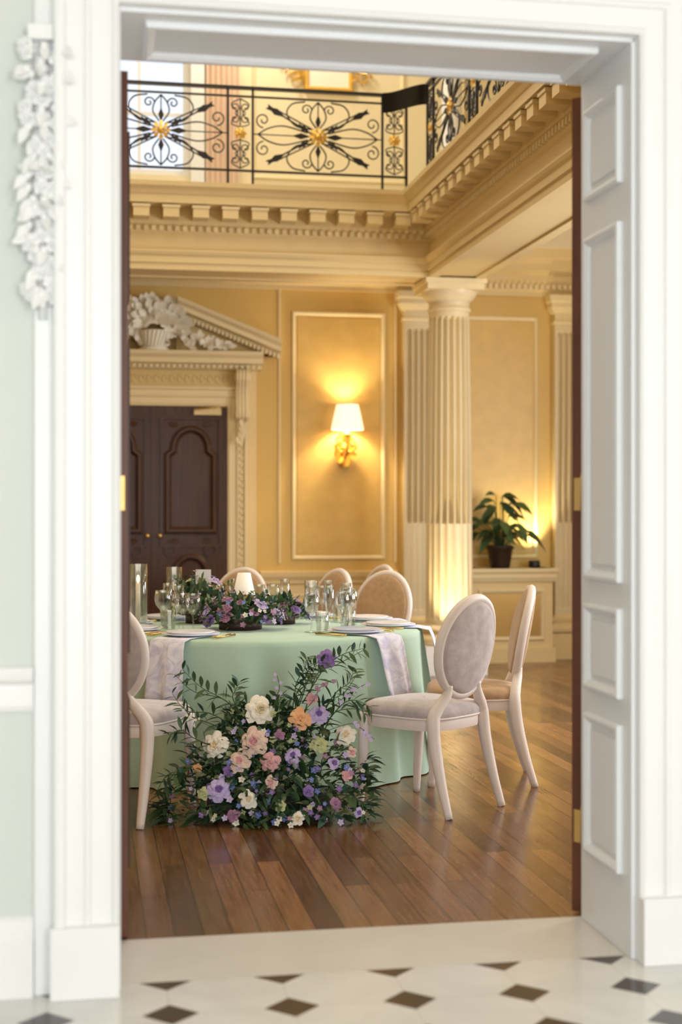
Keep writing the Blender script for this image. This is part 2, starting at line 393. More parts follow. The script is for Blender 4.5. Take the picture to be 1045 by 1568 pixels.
def doorleaf(name,hx,hy,ang,flip,hinge_zs):
    mb=MB(); W=0.77;T=0.045
    y0,y1=(0,T) if not flip else (-T,0)
    mb.box(0,W,y0,y1,0.01,ZT-0.04,'mahog2')
    for zz in [(0.2,0.75),(0.9,1.9),(2.05,2.6)]:
        for yy,s_ in ((y0,-1),(y1,1)):
            mb.sweep(rect(0.12,W-0.12,*zz),[(0,0),(0,0.012),(-0.03,0.004),(-0.04,0)],lambda x,z,w,yy=yy,s_=s_:(x,yy+s_*w,z),'mahog',closed=True)
    for z in hinge_zs:
        mb.box(-0.004,0.0,y0+0.010,y1-0.010,z-0.055,z+0.055,'brass')
        yk=y0 if not flip else y1
        mb.tube([(-0.008,yk,z-0.06),(-0.008,yk,z+0.06)],0.007,'brass',10)
        mb.sphere((-0.008,yk,z+0.065),0.008,'brass',8,5)
    if not flip:
        mb.sphere((W-0.07,y0-0.04,1.05),0.028,'brass',12,8); mb.sphere((W-0.07,y1+0.04,1.05),0.028,'brass',12,8)
        mb.tube([(W-0.07,y0-0.04,1.05),(W-0.07,y1+0.04,1.05)],0.01,'brass',8)
    return mb.build(name,loc=(hx,hy,0),rotz=ang)
doorleaf('door_1',1.645,4.572,math.radians(40),False,[0.30,1.42])
doorleaf('door_2',0.080,4.565,math.radians(91),True,[1.42])

# ------------------------------------------------------------------ hall shell
mb=wall('w','y',HYB,HYB+0.25,HX0,HX1,0,3.97,[],'gold'); wall('w','y',HYB,HYB+0.25,HX0,HX1,3.97,ZC,[(-0.9,0.90,4.35,6.6)],'creamup',mb); mb.build('wall_back')
mb=wall('w','x',HX1,HX1+0.25,-3.2,HYB+0.25,0,ZC,[(1.0,2.6,0.9,2.9),(5.6,7.2,0.8,3.2),(8.2,9.8,0.8,3.2)],'cream'); mb.build('wall_right')
mb=wall('w','x',HX0-0.25,HX0,YF,HYB+0.25,0,ZC,[],'cream'); mb.build('wall_left')
mb=MB(); mb.box(HX0,HX1,YB,HYB,ZC,ZC+0.1,'plaster'); mb.build('ceiling')
mb=MB(); mb.box(-3.2,HX1,-3.2,YF,3.4,3.5,'plaster'); mb.build('ceiling_anteroom')
mb=wall('w','y',-3.45,-3.2,-3.45,HX1+.25,0,3.5,[(-1.6,0.0,0.6,3.0),(1.4,3.0,0.6,3.0)],'sage'); mb.build('wall_rear')
mb=wall('w','x',-3.45,-3.2,-3.2,YF,0,3.5,[],'sage'); mb.build('wall_anteroom_left')
def window(name,axis,p,u0,u1,z0,z1,nx,nz,k='white'):
    mb=MB()
    def bx(a,b_,c,d,t):
        if axis=='y': mb.box(a,b_,p-t,p+t,c,d,k)
        else: mb.box(p-t,p+t,a,b_,c,d,k)
    for a,b_ in ((u0,u0+.06),(u1-.06,u1)): bx(a,b_,z0,z1,0.04)
    for c,d in ((z0,z0+.06),(z1-.06,z1)): bx(u0,u1,c,d,0.039)
    for i in range(1,nx): x=u0+(u1-u0)*i/nx; bx(x-.014,x+.014,z0,z1,0.02)
    for i in range(1,nz): z=z0+(z1-z0)*i/nz; bx(u0,u1,z-.014,z+.014,0.019)
    mb.build(name)
window('window_1','y',-3.3,-1.6,0,0.6,3.0,3,4); window('window_2','y',-3.3,1.4,3.0,0.6,3.0,3,4)
window('window_3','x',5.3,5.6,7.2,0.8,3.2,3,4); window('window_4','x',5.3,8.2,9.8,0.8,3.2,3,4)
window('window_5','y',12.8,-0.9,0.90,4.35,6.6,4,4); window('window_6','x',5.3,1.0,2.6,0.9,2.9,3,4)

mb=MB(); mb.box(HX0,HX1,11.6,HYB,3.78,3.97,'plaster'); mb.box(2.9,HX1,YB,11.6,3.78,3.97,'plaster'); mb.build('gallery_floor')

EX,EY=2.787,11.50
ep=[(-0.48,3.79),(-0.48,3.31),(-0.40,3.31),(-0.40,3.325),(-0.08,3.325),(-0.08,3.31),(0,3.31),(0,3.36),(0.016,3.365),(0.016,3.415),(0.034,3.43),(0.045,3.45),(0.045,3.465),(0,3.47),(0,3.585),(0.02,3.60),(0.03,3.61),(0.03,3.655),(0.05,3.67),(0.055,3.685),(0.055,3.79),(0.225,3.80),(0.225,3.86),(0.235,3.87),(0.25,3.90),(0.275,3.925),(0.28,3.96),(-0.15,3.99)]
mb=MB(); mb.sweep([(HX0+0.002,EY),(EX,EY),(EX,YB+0.002)],ep,XY,'cream')
x=HX0+0.1
while x<EX-0.06:
    mb.box(x,x+0.032,EY-0.055,EY-0.028,3.612,3.652,'creamlt'); x+=0.062
x=EX-0.02-0.30
while x>HX0+0.1:
    mb.box(x,x+0.125,EY-0.205,EY-0.05,3.695,3.785,'cream'); mb.box(x-0.008,x+0.133,EY-0.213,EY-0.05,3.768,3.79,'creamlt'); x-=0.235
y=EY-0.12
while y>YB+0.1:
    mb.box(EX-0.055,EX-0.028,y-0.032,y,3.612,3.652,'creamlt'); y-=0.062
y=EY-0.30
while y>YB+0.2:
    mb.box(EX-0.205,EX-0.05,y-0.125+0.02,y+0.02,3.695,3.785,'cream'); mb.box(EX-0.213,EX-0.05,y-0.133+0.02,y+0.028,3.768,3.79,'creamlt'); y-=0.235
mb.build('entablature',fixn=False)
wcp=[(0,3.36),(0.02,3.36),(0.02,3.40),(0.035,3.42),(0.035,3.47),(0.06,3.50),(0.06,3.55),(0.14,3.58),(0.14,3.64),(0.18,3.70),(0.19,3.78),(0,3.78)]
mb=MB(); mb.sweep([(HX0,HYB),(HX1,HYB),(HX1,YB)],wcp,XY,'cream')
x=HX0+.1
while x<HX1-.1: mb.box(x,x+0.03,HYB-0.06,HYB-0.03,3.425,3.465,'creamlt'); x+=0.055
mb.build('trim_cornice',fixn=False)

pm=[(0,0),(0,0.012),(-0.010,0.022),(-0.026,0.016),(-0.036,0.006),(-0.038,0)]
F=XZ_front(HYB)
mb=MB()
for (a,b_,c,d) in [(1.81,2.67,0.93,3.17),(3.38,4.12,0.93,3.17),(1.81,2.67,0.15,0.62),(-3.6,-2.75,0.93,3.17),(-2.55,-0.85,0.93,2.4)]:
    mb.sweep(rect(a,b_,c,d),pm,F,'creamlt',closed=True)
mb.box(1.86,2.62,HYB-0.004,HYB+0.01,0.98,3.12,'gold_hi'); mb.box(3.43,4.07,HYB-0.004,HYB+0.01,0.98,3.12,'gold_hi')
for x in (1.70,2.765): mb.box(x-0.012,x+0.012,HYB-0.012,HYB,0.9,3.36,'cream')
for (a,b_,c,d) in [(1.45,2.85,4.35,6.6),(3.4,4.9,4.35,6.6)]:
    mb.sweep(rect(a,b_,c,d),pm,F,'creamlt',closed=True)
mb.box(-1.05,-0.9,HYB-0.06,HYB,3.97,6.8,'white'); mb.box(0.90,1.02,HYB-0.06,HYB,3.97,6.8,'white'); mb.box(-1.05,1.02,HYB-0.07,HYB,6.6,6.8,'white')
mb.build('trim_wall_panels',fixn=False)
dp=[(0,0),(0.03,0),(0.03,0.14),(0.015,0.16),(0.012,0.70),(0.03,0.72),(0.03,0.74),(0.05,0.78),(0.055,0.82),(0,0.83)]
mb=MB(); mb.sweep([(1.52,HYB),(2.78,HYB)],dp,XY,'cream')
mb.sweep([(4.68,HYB),(HX1,HYB)],dp,XY,'cream'); mb.sweep([(3.25,HYB),(3.33,HYB)],dp,XY,'cream'); mb.sweep([(HX0,HYB),(-0.4,HYB)],dp,XY,'cream')
mb.build('trim_dado',fixn=False)
mb=MB()
mb.grid(50,2,lambda u,v:(1.03+0.30*u,HYB-0.06-0.025*math.sin(u*40),4.0+2.7*v),'curtain')
mb.build('gallery_curtain',fixn=False)

# ------------------------------------------------------------------ columns & pilasters
def fluted_column(name,cx,cy,R=0.2,top=3.31,N=20,z0=0.0):
    mb=MB(); b0=z0+0.40
    mb.box(cx-R*1.32,cx+R*1.32,cy-R*1.32,cy+R*1.32,z0,z0+0.24,'white')  # plinth takes the white paint so window light sits in its colour
    mb.lathe([(R*1.3,0.24),(R*1.38,0.255),(R*1.40,0.28),(R*1.38,0.305),(R*1.25,0.315),(R*1.16,0.33),(R*1.16,0.35),(R*1.24,0.36),(R*1.25,0.375),(R*1.18,0.39),(R*1.05,0.40),(R,0.41)],(cx,cy,z0),'col',40)
    zt=top-0.24
    zs=[b0,b0+0.04,b0+0.07,b0+0.3,1.26,1.27,1.6,2.0,2.5,zt-0.09,zt-0.06,zt-0.02]
    ds=[0,0,0.22,0.22,0.22,1.5,1.25,1,1,1,0,0]
    def f(u,v):
        i=round(v*(len(zs)-1)); z=zs[i]; rr=R*(1-0.15*((z-b0)/(zt-b0))**1.6)
        ph=(u*N)%1.0; t=abs(ph-0.5)*2
        d=math.sqrt(max(0,1-(t/0.80)**2)) if t<0.80 else 0
        r=rr-ds[i]*d*R*0.22; a=2*pi*u
        return (cx+r*math.cos(a),cy+r*math.sin(a),z)
    mb.grid(N*12,len(zs),f,'col',cu=True,smooth=False)
    r=R*0.86
    mb.lathe([(r,-0.02),(r*1.06,-0.015),(r*1.08,0),(r*1.05,0.012),(r,0.015),(r,0.06),(r*1.05,0.065),(r*1.1,0.08),(r*1.22,0.10),(r*1.34,0.125),(r*1.38,0.15)],(cx,cy,zt),'col',40)
    mb.box(cx-r*1.42,cx+r*1.42,cy-r*1.42,cy+r*1.42,zt+0.15,zt+0.20,'creamlt'); mb.box(cx-r*1.52,cx+r*1.52,cy-r*1.52,cy+r*1.52,zt+0.20,top-0.001,'creamlt')
    return mb.build(name,fixn=False)
fluted_column('fluted_column',3.025,11.74)
fluted_column('fluted_column',3.025,5.6)
def pilaster(name,x0,x1,y,top=3.36,n=6,proj=0.09):
    mb=MB(); W=x1-x0
    mb.box(x0-0.05,x1+0.05,y-proj-0.05,y,0,0.24,'cream')
    pb=[(0,0.24),(0.045,0.25),(0.05,0.28),(0.045,0.31),(0.02,0.33),(0.03,0.36),(0.03,0.38),(0,0.41)]
    mb.sweep([(x0,y),(x0,y-proj),(x1,y-proj),(x1,y)][::-1],[(-o,z) for o,z in pb],XY,'cream')
    zt=top-0.24
    zs=[0.40,0.46,0.48,1.26,1.27,1.6,zt-0.12,zt-0.09,zt]; ds=[0,0,.2,.2,1.4,1.2,1,0,0]
    def f(u,v):
        i=round(v*(len(zs)-1)); m=0.06
        q=(u-m)/(1-2*m); d=0
        if 0<q<1:
            t=abs((q*n)%1.0-0.5)*2
            d=math.sqrt(max(0,1-(t/0.75)**2)) if t<0.75 else 0
        return (x0+W*u,y-proj+ds[i]*d*0.044,zs[i])
    mb.grid(n*14+5,len(zs),f,'col',smooth=False)
    for xx in (x0,x1): mb.add([(xx,y-proj,0.4),(xx,y,0.4),(xx,y,zt),(xx,y-proj,zt)],[(0,1,2,3)],'col')
    cpf=[(0,zt-0.02),(0.012,zt-0.01),(0.012,zt+0.01),(0,zt+0.02),(0,zt+0.07),(0.02,zt+0.08),(0.05,zt+0.13),(0.05,zt+0.17),(0.065,zt+0.19),(0.07,zt+0.24),(0,zt+0.24)]
    mb.sweep([(x0,y),(x0,y-proj),(x1,y-proj),(x1,y)],[(o,z) for o,z in cpf],XY,'creamlt')
    return mb.build(name,fixn=False)
pilaster('pilaster',2.83,3.20,HYB-0.002)
pilaster('pilaster',4.26,4.63,HYB-0.002)
mb=MB(); mb.lathe([(0.12,0),(0.12,0.05),(0.105,0.07),(0.09,0.10),(0.09,1.2),(0.08,2.6),(0.11,2.65),(0.12,2.75)],(3.22,12.4,3.97),'white',28); mb.lathe([(0,0),(0.14,0),(0.14,0.03),(0,0.03)],(3.22,12.4,3.97),'white',4,smooth=False); mb.build('gallery_column')

# ------------------------------------------------------------------ back door with pediment
mb=MB()
Y0=HYB-0.002; DX0,DX1=-0.086,1.226; DC=(DX0+DX1)/2
for s_ in (-1,1):
    a,b_=(DC+0.004,DX1-0.002) if s_>0 else (DX0+0.002,DC-0.004)
    mb.box(a,b_,Y0-0.045,Y0-0.005,0.005,2.298,'mahog')
    cx=(a+b_)/2; hw=0.20
    arc=[(cx-hw,1.20),(cx+hw,1.20),(cx+hw,1.86),(cx+hw-0.05,1.90)]
    arc+=[(cx+(hw-0.05)*math.cos(t),1.92+0.17*math.sin(t)) for t in [pi*i/14 for i in range(15)]]
    arc+=[(cx-hw+0.05,1.90),(cx-hw,1.86)]
    dprof=[(0.035,0),(0.035,0.020),(0.014,0.036),(-0.004,0.036),(-0.014,0.016),(-0.03,0.004),(-0.032,0)]
    FD=XZ_front(Y0-0.045)
    mb.sweep(arc,dprof,FD,'mahog',closed=True)
    mb.sweep([(cx-hw-.06,1.06),(cx+hw+.06,1.06),(cx+hw+.06,2.19),(cx-hw-.06,2.19)],[(0.014,0),(0.012,0.016),(-0.012,0.016),(-0.014,0)],FD,'mahog',closed=True)
    low=[(cx-hw,0.15),(cx+hw,0.15),(cx+hw,0.72),(cx+hw-0.05,0.76)]
    low+=[(cx+(hw-0.06)*math.cos(t),0.80+0.16*math.sin(t)) for t in [pi*i/14 for i in range(15)]]
    low+=[(cx-hw+0.05,0.76),(cx-hw,0.72)]
    mb.sweep(low,dprof,FD,'mahog',closed=True)
    for q in (-1,1):
        mb.sweep([(cx+q*(hw-0.02)+0.05*math.cos(t),1.02+0.05*math.sin(t)) for t in [2*pi*i/12 for i in range(12)]],[(0.01,0),(0.01,0.020),(-0.01,0.020),(-0.012,0)],FD,'mahog',closed=True)
        leaf(mb,(cx+q*0.10,Y0-0.05,2.13),(q,-.1,.1),0.10,0.05,'mahog',0,up=(0,-1,0)); leaf(mb,(cx+q*0.10,Y0-0.05,1.11),(q,-.1,-.1),0.10,0.04,'mahog',0,up=(0,-1,0))
    kx=DC+s_*0.055
    mb.tube([(kx,Y0-0.045,1.15),(kx,Y0-0.085,1.15)],0.007,'brass',8); mb.sphere((kx,Y0-0.10,1.15),0.022,'brass',12,8)
mb.box(DC-0.02,DC+0.02,Y0-0.055,Y0-0.045,0.01,2.29,'mahog')
mb.box(DX1-0.30,DX1-0.06,Y0-0.09,Y0-0.046,2.22,2.28,'cream')
mb.tube([(DX1-0.3,Y0-0.10,2.27),(DX1-0.12,Y0-0.16,2.28),(DX1-0.02,Y0-0.10,2.29)],0.008,'brass',6)
mb.build('door_3',fixn=False)
mb=MB()
ap=[(0,0),(0,0.05),(0.02,0.06),(0.03,0.05),(0.075,0.055),(0.085,0.072),(0.10,0.072),(0.105,0.06),(0.14,0.065),(0.15,0.085),(0.17,0.085),(0.172,0)]
mb.sweep([(DX1,0),(DX1,2.30),(DX0,2.30),(DX0,0)],ap,XZ_front(Y0),'creamlt')
z=0.2
while z<2.3:
    for xx in (DX1+0.105,DX0-0.137): mb.box(xx,xx+0.032,Y0-0.078,Y0-0.055,z,z+0.030,'cream')
    z+=0.06
mb.box(DX0-0.26,DX0-0.17,Y0-0.03,Y0,0,2.62,'cream'); mb.box(DX1+0.17,DX1+0.26,Y0-0.03,Y0,0,2.62,'cream')
mb.box(DX0-0.17,DX1+0.17,Y0-0.06,Y0,2.465,2.62,'frieze')
for i in range(22):
    x=DX0-0.05+i*(DX1-DX0+0.1)/21
    mb.tube([(x+0.022*math.cos(t),Y0-0.062,2.54+0.03*math.sin(t)) for t in [5*i2/9 for i2 in range(10)]],0.006,'cream',5)
for s_,xx in ((1,DX1+0.125),(-1,DX0-0.125)):
    pts=[(2.62,0.17),(2.58,0.19),(2.53,0.18),(2.47,0.14),(2.40,0.12),(2.32,0.13),(2.25,0.15),(2.20,0.14),(2.17,0.11)]
    vs=[];fs=[]
    for (zz,pr) in pts: vs+=[(xx-0.055,Y0,zz),(xx-0.055,Y0-pr,zz),(xx+0.055,Y0-pr,zz),(xx+0.055,Y0,zz)]
    for i in range(len(pts)-1):
        for j in range(3): fs.append((i*4+j,i*4+j+1,i*4+j+5,i*4+j+4))
    fs.append((len(pts)*4-4,len(pts)*4-3,len(pts)*4-2,len(pts)*4-1))
    mb.add(vs,fs,'creamlt')
    for q in (-1,1):
        mb.tube([(xx+q*0.058,Y0-0.13+0.035*math.cos(t),2.555+0.035*math.sin(t)) for t in [2*pi*i/10 for i in range(10)]],0.01,'creamlt',6,closed=True)
        mb.tube([(xx+q*0.058,Y0-0.10+0.028*math.cos(t),2.225+0.028*math.sin(t)) for t in [2*pi*i/10 for i in range(10)]],0.009,'creamlt',6,closed=True)
    for q in (-1,0,1): mb.tube([(xx+q*0.03,Y0-pr-0.003,zz) for zz,pr in pts],0.007,'creamlt',6)
    for j in range(9): leaf(mb,(xx+random.uniform(-.03,.03),Y0-0.12,2.19-0.02*j),(random.uniform(-.5,.5),-0.3,-1),0.09,0.045,'creamlt',0,up=(0,-1,0))
mb.sweep([(DX0-0.30,Y0),(DX1+0.30,Y0)],[(0.0,2.62),(0.10,2.625),(0.13,2.66),(0.21,2.67),(0.21,2.71),(0.25,2.74),(0.26,2.77),(0,2.77)],XY,'creamlt')
x=DX0-0.28
while x<DX1+0.26: mb.box(x,x+0.025,Y0-0.135,Y0-0.1,2.632,2.66,'creamlt'); x+=0.05
for s_ in (-1,1):
    xa=DC+s_*(DX1+0.46-DC); xb=DC+s_*0.20; za=2.78; zb=3.20
    vs=[];sec=[(0,0),(0.12,0),(0.14,0.03),(0.22,0.04),(0.22,0.08),(0.26,0.11),(0.27,0.14),(0,0.14)]
    for (x,z) in ((xa,za-0.04),(xb,zb-0.10)):
        for (o,w) in sec: vs.append((x,Y0-o,z+w))
    n=len(sec); fs=[(j,j+1,n+j+1,n+j) for j in range(n-1)]+[tuple(range(n)),tuple(range(n,2*n))]
    mb.add(vs,fs,'creamlt')
    mb.add([(xa,Y0-0.05,2.77),(xb,Y0-0.05,2.77),(xb,Y0-0.05,zb-0.08),(xa,Y0-0.05,za-0.03)],[(0,1,2,3)],'frieze')
    nd=26
    for i in range(nd):
        t=(i+0.5)/nd; x=xa+(xb-xa)*t; z=za-0.04+(zb-0.06-za)*t
        mb.box(x-0.012,x+0.012,Y0-0.15,Y0-0.10,z-0.02,z+0.02,'creamlt')
mb.build('door_pediment_surround',fixn=False)
# carved basket of flowers with trailing swags
mb=MB()
bw=[(0.13,0),(0.13,0.02),(0.10,0.03),(0.115,0.10),(0.135,0.16),(0.145,0.17),(0.12,0.175)]
mb.lathe([(0,0)]+bw+[(0,0.17)],(DC,Y0-0.15,2.772),'carve',24)
for i in range(24):
    a=2*pi*i/24; mb.tube([(DC+0.103*math.cos(a),Y0-0.15+0.103*math.sin(a),2.805),(DC+0.142*math.cos(a+.2),Y0-0.15+0.142*math.sin(a+.2),2.935)],0.006,'carve',5)
random.seed(3)
for i in range(150):
    a=random.uniform(-0.35,pi+0.35); r=random.random()**.5
    x=DC+0.27*r*math.cos(a); z=3.01+0.20*r*math.sin(a)
    yy=Y0-0.14-0.09*(1-r)
    if i%5<3: rose(mb,(x,yy,z),(math.cos(a)*.5,-1,.3),random.uniform(.030,.055),'carve')
    else: leaf(mb,(x,yy-.03,z),(math.cos(a),-.5,math.sin(a)),.10,.06,'carve',0.1,up=(0,-1,0))
for s_ in (-1,1):
    for i in range(80):
        t=i/79; x=DC+s_*(0.10+0.54*t); z=2.80+0.16*(1-t)**1.2*abs(math.sin(3+t*9))+random.uniform(0,.05)*(1-t*.5)
        if i%5<3: rose(mb,(x,Y0-0.14-random.uniform(0,.05),z),(random.uniform(-.3,.3),-1,.3),random.uniform(.026,.046)*(1-.4*t),'carve')
        else: leaf(mb,(x,Y0-0.18,z),(s_*random.uniform(-.2,1),-.3,random.uniform(-.3,.9)),.09,.05,'carve',0.1,up=(0,-1,0))
mb.v=[(p[0],p[1],max(p[2],2.772)) for p in mb.v]
mb.build('carved_flower_basket',fixn=False)

# ------------------------------------------------------------------ wall sconce
SX=2.29; SY=HYB-0.004
mb=MB()
mb.grid(13,9,lambda u,v:(SX+(u-.5)*2*0.085*math.sin(pi*(0.12+0.8*v))*(1+0.15*math.sin(v*18)),SY-0.005-0.03*math.cos((u-.5)*pi),1.76+0.36*v),'gilt')
random.seed(5)
for i in range(22):
    a=random.uniform(0,2*pi); leaf(mb,(SX+0.03*math.cos(a),SY-0.04,1.93+0.06*math.sin(a)),(math.cos(a),-.5,math.sin(a)*1.3),0.10,0.045,'gilt',0.1,up=(0,-1,0))
rose(mb,(SX,SY-0.06,1.93),(0,-1,0),0.05,'gilt')
mb.tube(spline([(SX,SY-0.05,1.86),(SX,SY-0.13,1.87),(SX,SY-0.17,1.95),(SX,SY-0.17,2.06)],6),0.012,'gilt',8)
for s_ in (-1,1):
    mb.tube(spline([(SX,SY-0.05,1.93),(SX+s_*.06,SY-0.09,1.90),(SX+s_*.09,SY-0.10,1.96),(SX+s_*.06,SY-0.10,2.0),(SX+s_*.04,SY-0.10,1.97)],6),0.009,'gilt',8)
mb.lathe([(0,0),(0.035,0.01),(0.045,0.03),(0.02,0.035),(0.018,0.10),(0,0.10)],(SX,SY-0.17,2.03),'gilt',16)
def shr(u,v): return 0.145-0.05*v+0.004*math.cos(36*2*pi*u)
mb.grid(144,2,lambda u,v:(SX+shr(u,v)*math.cos(2*pi*u),SY-0.17+shr(u,v)*math.sin(2*pi*u),2.10+0.225*v),'shade',cu=True)
for r,z in ((0.147,2.10),(0.097,2.325)):
    mb.tube([(SX+r*math.cos(t),SY-0.17+r*math.sin(t),z) for t in [2*pi*i/32 for i in range(32)]],0.004,'creamlt',6,closed=True)
mb.build('wall_sconce',fixn=False)

# ------------------------------------------------------------------ gallery railing
def spiral(c,r0,turns,a0,sgn=1,n=20):
    return [(c[0]+r0*(1-t*0.8)*math.cos(a0+sgn*t*turns*2*pi),c[1]+r0*(1-t*0.8)*math.sin(a0+sgn*t*turns*2*pi)) for t in [i/n for i in range(n+1)]]
def rail_panel(mb,mp,w,h):
    T=lambda pts,r=0.007:mb.tube([mp(*p) for p in pts],r,'iron',6)
    TS=lambda pts,r=0.0065:mb.tube(spline([mp(*p) for p in pts],6),r,'iron',6)
    def fill(pts): 
        n=len(pts)
        dv=(Vector(mp(0,0,0.006))-Vector(mp(0,0,-0.006)))/2
        vs=[Vector(mp(*p))+dv for p in pts]+[Vector(mp(*p))-dv for p in pts]
        mb.add(vs,[tuple(range(n)),tuple(range(n,2*n))[::-1]]+[(i,(i+1)%n,n+(i+1)%n,n+i) for i in range(n)],'iron')
    if w>0.4:
        for sx in (-1,1):
            for sz in (-1,1):
                ca,sa=sx*w*0.36,sz*h*0.36
                T([(0.05*sx,0.02*sz),(ca*.9,sa*.9)],0.007); T([(0.03*sx,0.05*sz),(ca*.88,sa*.98)],0.006)
                d=Vector((ca,sa)).normalized(); p=Vector((-d.y,d.x))
                for (b0,L,W) in ((Vector((ca,sa))*0.70,0.17,0.027),(Vector((ca,sa))*0.20,0.10,0.022)):
                    fill([tuple(b0),tuple(b0+d*L*.5+p*W),tuple(b0+d*L*.72+p*W*.5),tuple(b0+d*L+p*W*.75),tuple(b0+d*L*.92),tuple(b0+d*L+p*-W*.75),tuple(b0+d*L*.72-p*W*.5),tuple(b0+d*L*.5-p*W)])
                T(spiral((sx*w*0.42,sz*h*0.20),0.062,1.3,(pi/2 if sz<0 else -pi/2),sx*sz),.006)
                T(spiral((sx*w*0.09,sz*h*0.37),0.045,1.2,(pi if sx>0 else 0),-sx*sz),.006)
                TS([(sx*w*0.05,sz*h*0.10),(sx*w*0.17,sz*h*0.14),(sx*w*0.24,sz*h*0.30),(sx*w*0.20,sz*h*0.44),(sx*w*0.10,sz*h*0.48)])
                TS([(sx*w*0.08,sz*h*0.05),(sx*w*0.26,sz*h*0.13),(sx*w*0.38,sz*h*0.09),(sx*w*0.46,0)])
                TS([(sx*w*0.015,sz*h*0.12),(sx*w*0.06,sz*h*0.25),(sx*w*0.045,sz*h*0.38),(0,sz*h*0.48)])
            fill([(sx*0.06,0),(sx*0.14,0.024),(sx*0.21,0.0),(sx*0.14,-0.024)])
            T([(sx*0.07,0),(sx*w*.49,0)],0.005)
            fill([(0,sx*0.06),(0.022,sx*0.12),(0,sx*0.18),(-0.022,sx*0.12)])
            T([(0,sx*0.07),(0,sx*h*.48)],0.005)
        r=0.075
    else:
        for sz in (-1,1):
            for sx in (-1,1):
                T(spiral((sx*w*0.22,sz*h*0.36),w*0.2,1.2,-sz*pi/2,-sx*sz),.005); T(spiral((sx*w*0.22,sz*h*0.20),w*0.2,1.2,sz*pi/2,sx*sz),.005)
                TS([(0,sz*0.05),(sx*w*.36,sz*h*.14),(sx*w*.1,sz*h*.28),(sx*w*.36,sz*h*.40),(0,sz*h*.48)],.005)
            T([(0,sz*.05),(0,sz*h*.48)],0.005)
        r=0.05
    for s_ in (-1,1):
        for i in range(8):
            a=i*pi/4
            pts=[(r*.25*math.cos(a),r*.25*math.sin(a),s_*.02),(r*.8*math.cos(a+.3),r*.8*math.sin(a+.3),s_*.014),(r*1.05*math.cos(a),r*1.05*math.sin(a),s_*.008),(r*.8*math.cos(a-.3),r*.8*math.sin(a-.3),s_*.014)]
            mb.add([mp(*p) for p in pts],[(0,1,2,3)],'gilt')
    c=Vector(mp(0,0,0)); mb.sphere(c,r*.42,'gilt',10,6)
def rail_run(name,fr,to,z0,z1,segs):
    mb=MB(); fr=Vector(fr);to=Vector(to); d=(to-fr);Lr=d.length;d.normalize(); n=Vector((-d.y,d.x))
    def P(s_,z,o=0): q=fr+d*s_+n*o; return (q.x,q.y,z)
    def bar(s0,s1,za,zb,t):
        vs=[P(a,z,o) for a in (s0,s1) for o in (-t,t) for z in (za,zb)]
        mb.add(vs,[(0,1,3,2),(4,6,7,5),(0,4,5,1),(2,3,7,6),(0,2,6,4),(1,5,7,3)],'iron')
    bar(0,Lr,z1-0.022,z1,0.022); bar(0,Lr,z1-0.085,z1-0.072,0.01); bar(0,Lr,z0+0.03,z0+0.045,0.012)
    s_=0
    for w in segs:
        if s_>Lr: break
        bar(s_-0.009,s_+0.009,z0-0.07,z1,0.009)
        if s_+w<=Lr+0.01:
            c=s_+w/2; zc=(z0+0.045+z1-0.085)/2; hh=(z1-0.085)-(z0+0.045)
            rail_panel(mb,lambda a,b_,o=0,c=c,zc=zc:P(c+a,zc+b_,o),w,hh)
        s_+=w
    bar(Lr-0.009,Lr+0.009,z0-0.07,z1,0.009)
    return mb
GY=11.33
segs=[1.06,0.2]*9
start=2.36-1.06-(1.26)*4
mb=rail_run('r',(start,GY),(2.56,GY),4.05,4.76,segs)
vs=[];n=14
for i in range(n+1):
    t=i/n; x=2.36+0.30*t; y=GY-0.02-0.30*math.sin(pi*t*0.5)**2
    for o in (0,0.015):
        for z in (4.60,4.76): vs.append((x,y-o,z))
fs=[]
for i in range(n):
    a=i*4; fs+=[(a,a+1,a+5,a+4),(a+2,a+3,a+7,a+6),(a+1,a+3,a+7,a+5),(a,a+2,a+6,a+4)]
mb.add(vs,fs,'iron',True)
mb.build('wrought_iron_railing',fixn=False)
mb=rail_run('r',(2.66,GY-0.32),(2.66,4.62),4.05,4.76,[0.2,1.06]*9)
mb.build('wrought_iron_railing',fixn=False)

mb=MB()
mb.sweep(rect(1.96,2.33,5.20,6.3),[(0,0),(0,0.03),(0.015,0.05),(0.03,0.05),(0.04,0)],XZ_front(HYB-0.002),'gilt',closed=True)
mb.box(1.96,2.33,HYB-0.015,HYB-0.004,5.20,6.3,'art')
random.seed(8)
for sx,xc in ((-1,1.93),(1,2.36)):
    for i in range(60):
        z=random.uniform(5.22,6.3); x=xc+sx*random.uniform(0.02,0.20)*(0.6+0.4*math.sin(z*14))
        leaf(mb,(x,HYB-0.03-random.uniform(0,.03),z),(sx*random.uniform(-.5,1),-.25,random.uniform(-1,1)),0.10,0.035,'gilt',0,up=(0,-1,0))
    for z in (5.3,5.62,5.95,6.25):
        mb.tube([(xc+sx*0.10+p[0]*sx,HYB-0.04,z+p[1]) for p in spiral((0,0),0.08,1.4,0,1)],0.010,'gilt',6)
mb.build('gilt_framed_painting',fixn=False)

